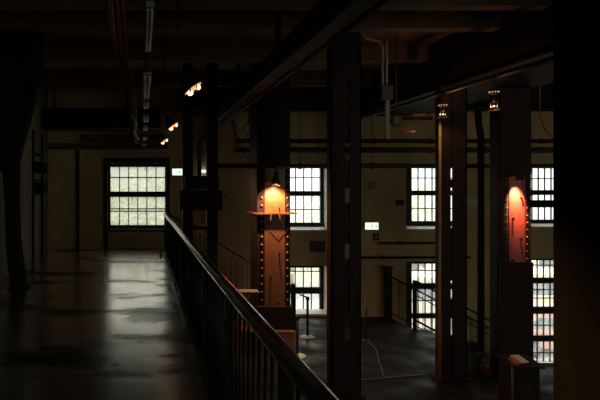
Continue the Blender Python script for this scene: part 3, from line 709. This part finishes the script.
a, b, c, d = X(373, 15.68), X(379.3, 15.68), Z(240.5, 15.68), Z(233.2, 15.68)
MB().box(a, b, 15.675, 15.702, c, d).build('plate', 'sign_red', t)
g = MB()
g.prism([(a + .05, c + .04), (a + .08, c + .04), (a + .12, d - .05), (a + .09, d - .05)], 'y', 15.672, 15.6745)
g.box(a + .08, a + .12, 15.672, 15.6745, c + .05, c + .075)
g.build('pictogram', 'sign_pale', t)
solo(MB().box(X(309.5, 15.68), X(325, 15.68), 15.66, 15.702, Z(252, 15.68), Z(241, 15.68)), 'wall_plaque', 'plaque_maroon', 'maroon plaque on the wall below the upper window behind the orange column', 'plaque', None, .004)
solo(MB().box(X(369, 15.68), X(375, 15.68), 15.62, 15.702, Z(189, 15.68), Z(181.5, 15.68)), 'wall_box', 'beige_plastic', 'small beige box high on the hall wall above the exit sign', 'electrical box', None, .006)
solo(MB().box(X(396, 15.68), X(402.5, 15.68), 15.58, 15.702, Z(205, 15.68), Z(200, 15.68)), 'wall_bracket', 'black_paint', 'small dark bracket on the wall next to the third upper window', 'bracket', None, .006)

# left wall fittings
t = thing('wall_rack', (XL + .1, 13.8, 0.0), 'dark ladder-like rack of boxes on the plaster wall beside the walkway', 'rack')
for yy in (13.4, 14.6): MB().box(XL + .001, XL + .05, yy, yy + .05, 0.0, 2.9).build('upright', 'black_paint', t)
for zz in (1.45, 1.75, 2.05, 2.35): MB().box(XL + .001, XL + .09, 13.45, 14.6, zz, zz + .04).build('rung', 'black_paint', t)
MB().box(XL + .001, XL + .20, 13.7, 14.35, 1.5, 1.72).build('box', 'black_paint', t, .01)
MB().box(XL + .001, XL + .20, 13.7, 14.35, 1.95, 2.2).build('box', 'black_paint', t, .01)
pipe('wall_pipe', 'pipe_grey', [(XL + .01, 10.2, 2.62), (XL + .01, 13.35, 2.69)], .018, 'thin pale pipe along the stained plaster wall')
YS = 9.42
po = [(-40, -80), (44, -80), (40, 60), (33, 100), (25, 130), (17, 160), (16.5, 200), (17.5, 235), (21, 265), (24.5, 290), (11, 290), (8, 270), (5.5, 240), (4.5, 200), (2, 172), (-10, 160), (-13, 100), (-13.5, -80)]
pts = [(max(XL + .02, X(a, YS)), min(CEIL - .02, Z(b, YS))) for a, b in po[1:-1]] + [(XL + .02, CEIL - .02)]
pts[-1] = (XL + .02, CEIL - .02)
t = thing('portal_strut', (X(17, YS), YS, 0), 'black curved iron strut standing against the plaster wall of the walkway', 'column')
MB().prism(pts, 'y', YS, YS + .28).build('web', 'black_paint', t)
MB().box(X(8, YS), X(27, YS), YS - .05, YS + .33, 0, .025).build('foot_plate', 'black_paint', t)

# near pillar closing the view
t = thing('black_pillar', (3.5, 4.3, HALL), 'broad black pillar filling the edge of the view', 'pillar')
xp = X(552, 4.6)
MB().box(xp, xp + .8, 4.0, 4.6, HALL, CEIL - .02).build('shaft', 'black_paint', t, .02)
MB().box(xp - .0, xp + .84, 3.96, 4.6, HALL, HALL + .2).build('base', 'black_paint', t, .01)

# ------------------------------------------------------------------ things on the hall floor
def stanchion(px, Y, h, label, arm=True):
    x = X(px, Y)
    t = thing('barrier_stanchion', (x, Y, HALL), label, 'stanchion', 'barrier stanchions')
    MB().lathe((x, Y, HALL), [(.001, .0), (.17, 0), (.172, .012), (.16, .022), (.05, .03), (.035, .05), (.001, .05)], 24).build('base', 'white_disc', t)
    MB().tube([(x, Y, HALL + .04), (x, Y, HALL + h)], .028, 12).build('post', 'black_paint', t)
    MB().lathe((x, Y, HALL + h - .06), [(.03, 0), (.04, .01), (.04, .07), (.02, .085), (.001, .085)], 14).build('cap', 'black_paint', t)
    if arm: MB().tube([(x, Y, HALL + h), (x - .17, Y, HALL + h + .07)], .016, 8).build('belt_arm', 'black_paint', t)
stanchion(307.6, 13.55, .90, 'dark barrier post on a pale round base before the lower window')
stanchion(297.3, 12.05, .78, 'dark barrier post on a pale round base against the column plinth', False)
t = thing('floor_post', (X(366, 13.3), 13.3, HALL), 'thin pale post standing on the hall floor behind the slotted column', 'post')
MB().tube([(X(366, 13.3), 13.3, HALL), (X(366, 13.3), 13.3, HALL + .98)], .022, 10).build('tube', 'cable_dull', t)
MB().lathe((X(366, 13.3), 13.3, HALL), [(.001, 0), (.08, 0), (.08, .015), (.001, .02)], 16).build('foot', 'cable_dull', t)
cz = HALL + .013
solo(MB().tube([(4.98, 13.2, cz), (4.93, 12.9, cz), (4.88, 12.5, cz), (4.72, 12.0, cz), (4.58, 11.6, cz), (4.45, 11.1, cz), (4.33, 10.78, cz), (4.31, 10.72, cz)], .013, 8), 'floor_cable', 'cable_dull', 'pale cable snaking over the hall floor from the thin post', 'cable')
solo(MB().prism([(3.62, 10.46), (5.10, 10.82), (5.09, 10.87), (3.61, 10.51)], 'z', HALL, HALL + .015), 'floor_strip', 'cable_dull', 'pale strip across the hall floor between two slotted columns', 'floor strip')
YD = 8.5
t = thing('lectern', (X(526, YD), YD, HALL), 'dark wooden lectern with sloping top below the tall lower window', 'lectern')
zt = Z(366, YD)
xa, xb = X(513, YD), X(540, YD)
MB().box(xa, xb, YD, YD + .36, HALL, zt - .03).build('body', 'desk_wood', t, .008)
MB().prism([(YD - .04, zt - .03), (YD + .42, zt + .04), (YD + .42, zt + .065), (YD - .04, zt - .005)], 'x', xa - .03, xb + .05).build('top', 'desk_wood', t)
MB().tube([(xa - .02, YD - .02, HALL), (xa - .02, YD - .02, zt + .05)], .014, 8).build('corner_post', 'pipe_iron', t)
def tilt(x, y): return zt - .005 + (y - YD + .04) * (.07 / .46)
def sheet(x0, x1, y0, y1, th, name, m, label, cat):
    mb = MB(); q = [(x0, y0), (x1, y0 + .03), (x1, y1 + .03), (x0, y1)]
    mb.add([(a, b, tilt(a, b) + .001) for a, b in q] + [(a, b, tilt(a, b) + th) for a, b in q], [(3, 2, 1, 0), (4, 5, 6, 7), (0, 1, 5, 4), (1, 2, 6, 5), (2, 3, 7, 6), (3, 0, 4, 7)])
    solo(mb, name, m, label, cat)
sheet(X(524, YD), X(534, YD), YD + .08, YD + .32, .01, 'open_booklet', 'paper', 'white open booklet lying on the lectern', 'booklet')
sheet(X(517, YD), X(523, YD), YD + .02, YD + .2, .03, 'small_orange_box', 'hose_orange', 'small orange box lying on the lectern', 'box')
t = thing('storage_crate', (X(473, 11.1), 11.1, HALL), 'grey crate stacked with gear between the narrow and red columns', 'crate')
MB().box(X(466, 11.1), X(481, 11.1), 11.05, 11.4, HALL, HALL + .3).build('body', 'crate_grey', t, .01)
MB().box(X(465.4, 11.1), X(481.6, 11.1), 11.03, 11.42, HALL + .3, HALL + .34).build('lid', 'crate_grey', t, .008)
t = thing('toolbox', (X(484, 10.9), 10.9, HALL), 'red toolbox on the floor against the grey crate', 'toolbox')
MB().box(X(482.2, 10.9), X(487.6, 10.9), 10.78, 11.0, HALL, HALL + .17).build('body', 'toolbox_red', t, .01)
MB().tube([(X(484, 10.9), 10.89, HALL + .17), (X(484, 10.9), 10.89, HALL + .21), (X(486, 10.9), 10.89, HALL + .21), (X(486, 10.9), 10.89, HALL + .17)], .008, 8).build('handle', 'black_paint', t)
t = thing('equipment_case', (X(473, 11.2), 11.22, HALL + .34), 'black equipment case resting on the grey crate', 'case')
MB().box(X(467, 11.2), X(477, 11.2), 11.12, 11.36, HALL + .341, HALL + .5).build('body', 'black_paint', t, .012)
MB().tube([(X(470, 11.2), 11.24, HALL + .5), (X(470.3, 11.2), 11.24, HALL + .54), (X(473.7, 11.2), 11.24, HALL + .54), (X(474, 11.2), 11.24, HALL + .5)], .008, 8).build('handle', 'pipe_grey', t)

# ------------------------------------------------------------------ outside the windows
GZ = -4.1
o = MB().box(-30, 60, WB + .3, 90, GZ - .2, GZ).build('outside_ground', 'asphalt'); o['kind'] = 'structure'; o['label'] = 'grey paved yard outside the windows'
def tree(x, y, cz, rx, rz, n, label, seed):
    rnd = random.Random(seed)
    t = thing('leafy_tree', (x, y, GZ), label, 'tree', 'trees outside the windows')
    MB().tube([(x, y, GZ), (x + .1, y, (GZ + cz) / 2), (x - .05, y, cz)], [.22, .16, .08], 10).build('trunk', 'bark', t)
    f = MB()
    lumps = [(rnd.uniform(-.6, .6) * rx, rnd.uniform(-.5, .5) * rx, rnd.uniform(-.65, .65) * rz) for _ in range(16)]
    for _ in range(n):
        lx, ly, lz = rnd.choice(lumps)
        v = Vector((rnd.gauss(0, 1), rnd.gauss(0, 1), rnd.gauss(0, 1))).normalized() * rnd.random() ** .4
        c = Vector((x + lx + v.x * rx * .42, y + ly + v.y * rx * .42, cz + lz + v.z * rz * .38))
        a = Vector((rnd.gauss(0, 1), rnd.gauss(0, 1), rnd.gauss(0, 1))).normalized(); b = a.orthogonal().normalized()
        s = rnd.uniform(.10, .2)
        f.add([c - a * s, c + b * s * .5, c + a * s, c - b * s * .5], [(0, 1, 2, 3)])
    f.build('foliage', 'foliage', t)
tree(-.6, 25, -.4, 3.2, 3.0, 3000, 'pale leafy tree outside the walkway window', 1)
tree(7.6, 31, -.6, 2.6, 2.4, 1500, 'light green tree outside the window behind the orange column', 2)
tree(13.6, 30, -.2, 1.8, 2.4, 1100, 'slim tree outside the third upper window', 3)
t = thing('low_building', (18, 36, GZ), 'low pale building across the yard outside', 'building')
MB().box(4, 40, 36, 44, GZ, -1.4).build('wall', 'pale_render', t)
MB().box(3.8, 40.2, 35.8, 44.2, -1.4, -1.15).build('roof', 'roof_grey', t)
for k in range(12):
    x = 5.5 + 2.6 * k
    wf = MB().box(x, x + 1.1, 35.93, 36.0, -3.3, -1.9).build('window', 'sill_paint', t)
    MB().box(x + .08, x + 1.02, 35.91, 35.929, -3.22, -1.98).build('pane', 'pane_dark', wf)
def vehicle(name, x, y, L_, H, roof, m, label, cat):
    t = thing(name, (x, y, GZ), label, cat, None)
    z0 = GZ + .25
    body = [(x - L_ / 2, z0), (x + L_ / 2, z0), (x + L_ / 2, z0 + H * .42), (x + L_ * .46, z0 + H * .5)] + [(x + L_ * u, z0 + H * v) for u, v in roof] + [(x - L_ / 2, z0 + H * .5)]
    MB().prism(body, 'y', y - .85, y + .85).build('body', m, t, .05)
    gpts = [(x + L_ * u * .86, z0 + H * (v * .86 if v > .7 else .56)) for u, v in roof]
    MB().prism(gpts, 'y', y - .862, y - .851).build('side_glass', 'pane_dark', t)
    for u in (-.3, .3):
        for s in (-1, 1):
            MB().lathe((x + L_ * u, y + s * .86 - .1, GZ + .32), [(.001, 0), (.2, 0), (.32, .02), (.32, .18), (.2, .2), (.001, .2)], 18, (0, 1, 0)).build('wheel', 'tyre', t)
vehicle('parked_car', 14.3, 21, 4.2, 1.25, [(.3, .55), (.12, 1.0), (-.28, 1.0), (-.42, .55)], 'car_red', 'pale reddish car parked outside the tall lower window', 'car')
vehicle('parked_van', 17.6, 25, 5.0, 2.0, [(.42, .6), (.33, 1.0), (-.48, 1.0), (-.5, .6)], 'van_yellow', 'pale yellow van parked outside behind the reddish car', 'van')
vehicle('white_parked_van', 10.4, 24, 5.0, 2.0, [(.42, .6), (.33, 1.0), (-.48, 1.0), (-.5, .6)], 'white_metal', 'white van parked outside the stair window', 'van')

# ------------------------------------------------------------------ sky, camera, colour
w = bpy.data.worlds.new('overcast_sky'); scene.world = w; w.use_nodes = True
nt = w.node_tree; bg = nt.nodes['Background']
tc = nt.nodes.new('ShaderNodeTexCoord'); sx = nt.nodes.new('ShaderNodeSeparateXYZ'); cr = nt.nodes.new('ShaderNodeValToRGB')
nt.links.new(tc.outputs['Generated'], sx.inputs[0]); nt.links.new(sx.outputs['Z'], cr.inputs['Fac'])
cr.color_ramp.elements[0].position = 0.0; cr.color_ramp.elements[0].color = (.84, .87, .82, 1)
cr.color_ramp.elements[1].position = 0.8; cr.color_ramp.elements[1].color = (1.0, 1.0, 1.0, 1)
st = nt.nodes.new('ShaderNodeMapRange'); st.inputs['From Min'].default_value = 0.05; st.inputs['From Max'].default_value = 1.0
st.inputs['To Min'].default_value = 2.1; st.inputs['To Max'].default_value = 6.5
nt.links.new(sx.outputs['Z'], st.inputs['Value']); nt.links.new(st.outputs['Result'], bg.inputs['Strength'])
nt.links.new(cr.outputs['Color'], bg.inputs['Color'])

cam = bpy.data.cameras.new('camera'); co = bpy.data.objects.new('camera', cam); col.objects.link(co)
co.location = (0, 0, EYE); co.rotation_euler = (PI / 2, 0, 0)
cam.sensor_width = 36; cam.lens = 36.0 * F / 600
cam.shift_x = (300 - VX) / 600; cam.shift_y = (VY - 200) / 600
cam.clip_end = 300
scene.camera = co
vs = scene.view_settings
vs.view_transform = 'Standard'; vs.look = 'None'; vs.exposure = 0.0; vs.gamma = 1.0; vs.use_curve_mapping = False
scene.cycles.max_bounces = 10; scene.cycles.transparent_max_bounces = 12
scene.cycles.sample_clamp_indirect = 6.0
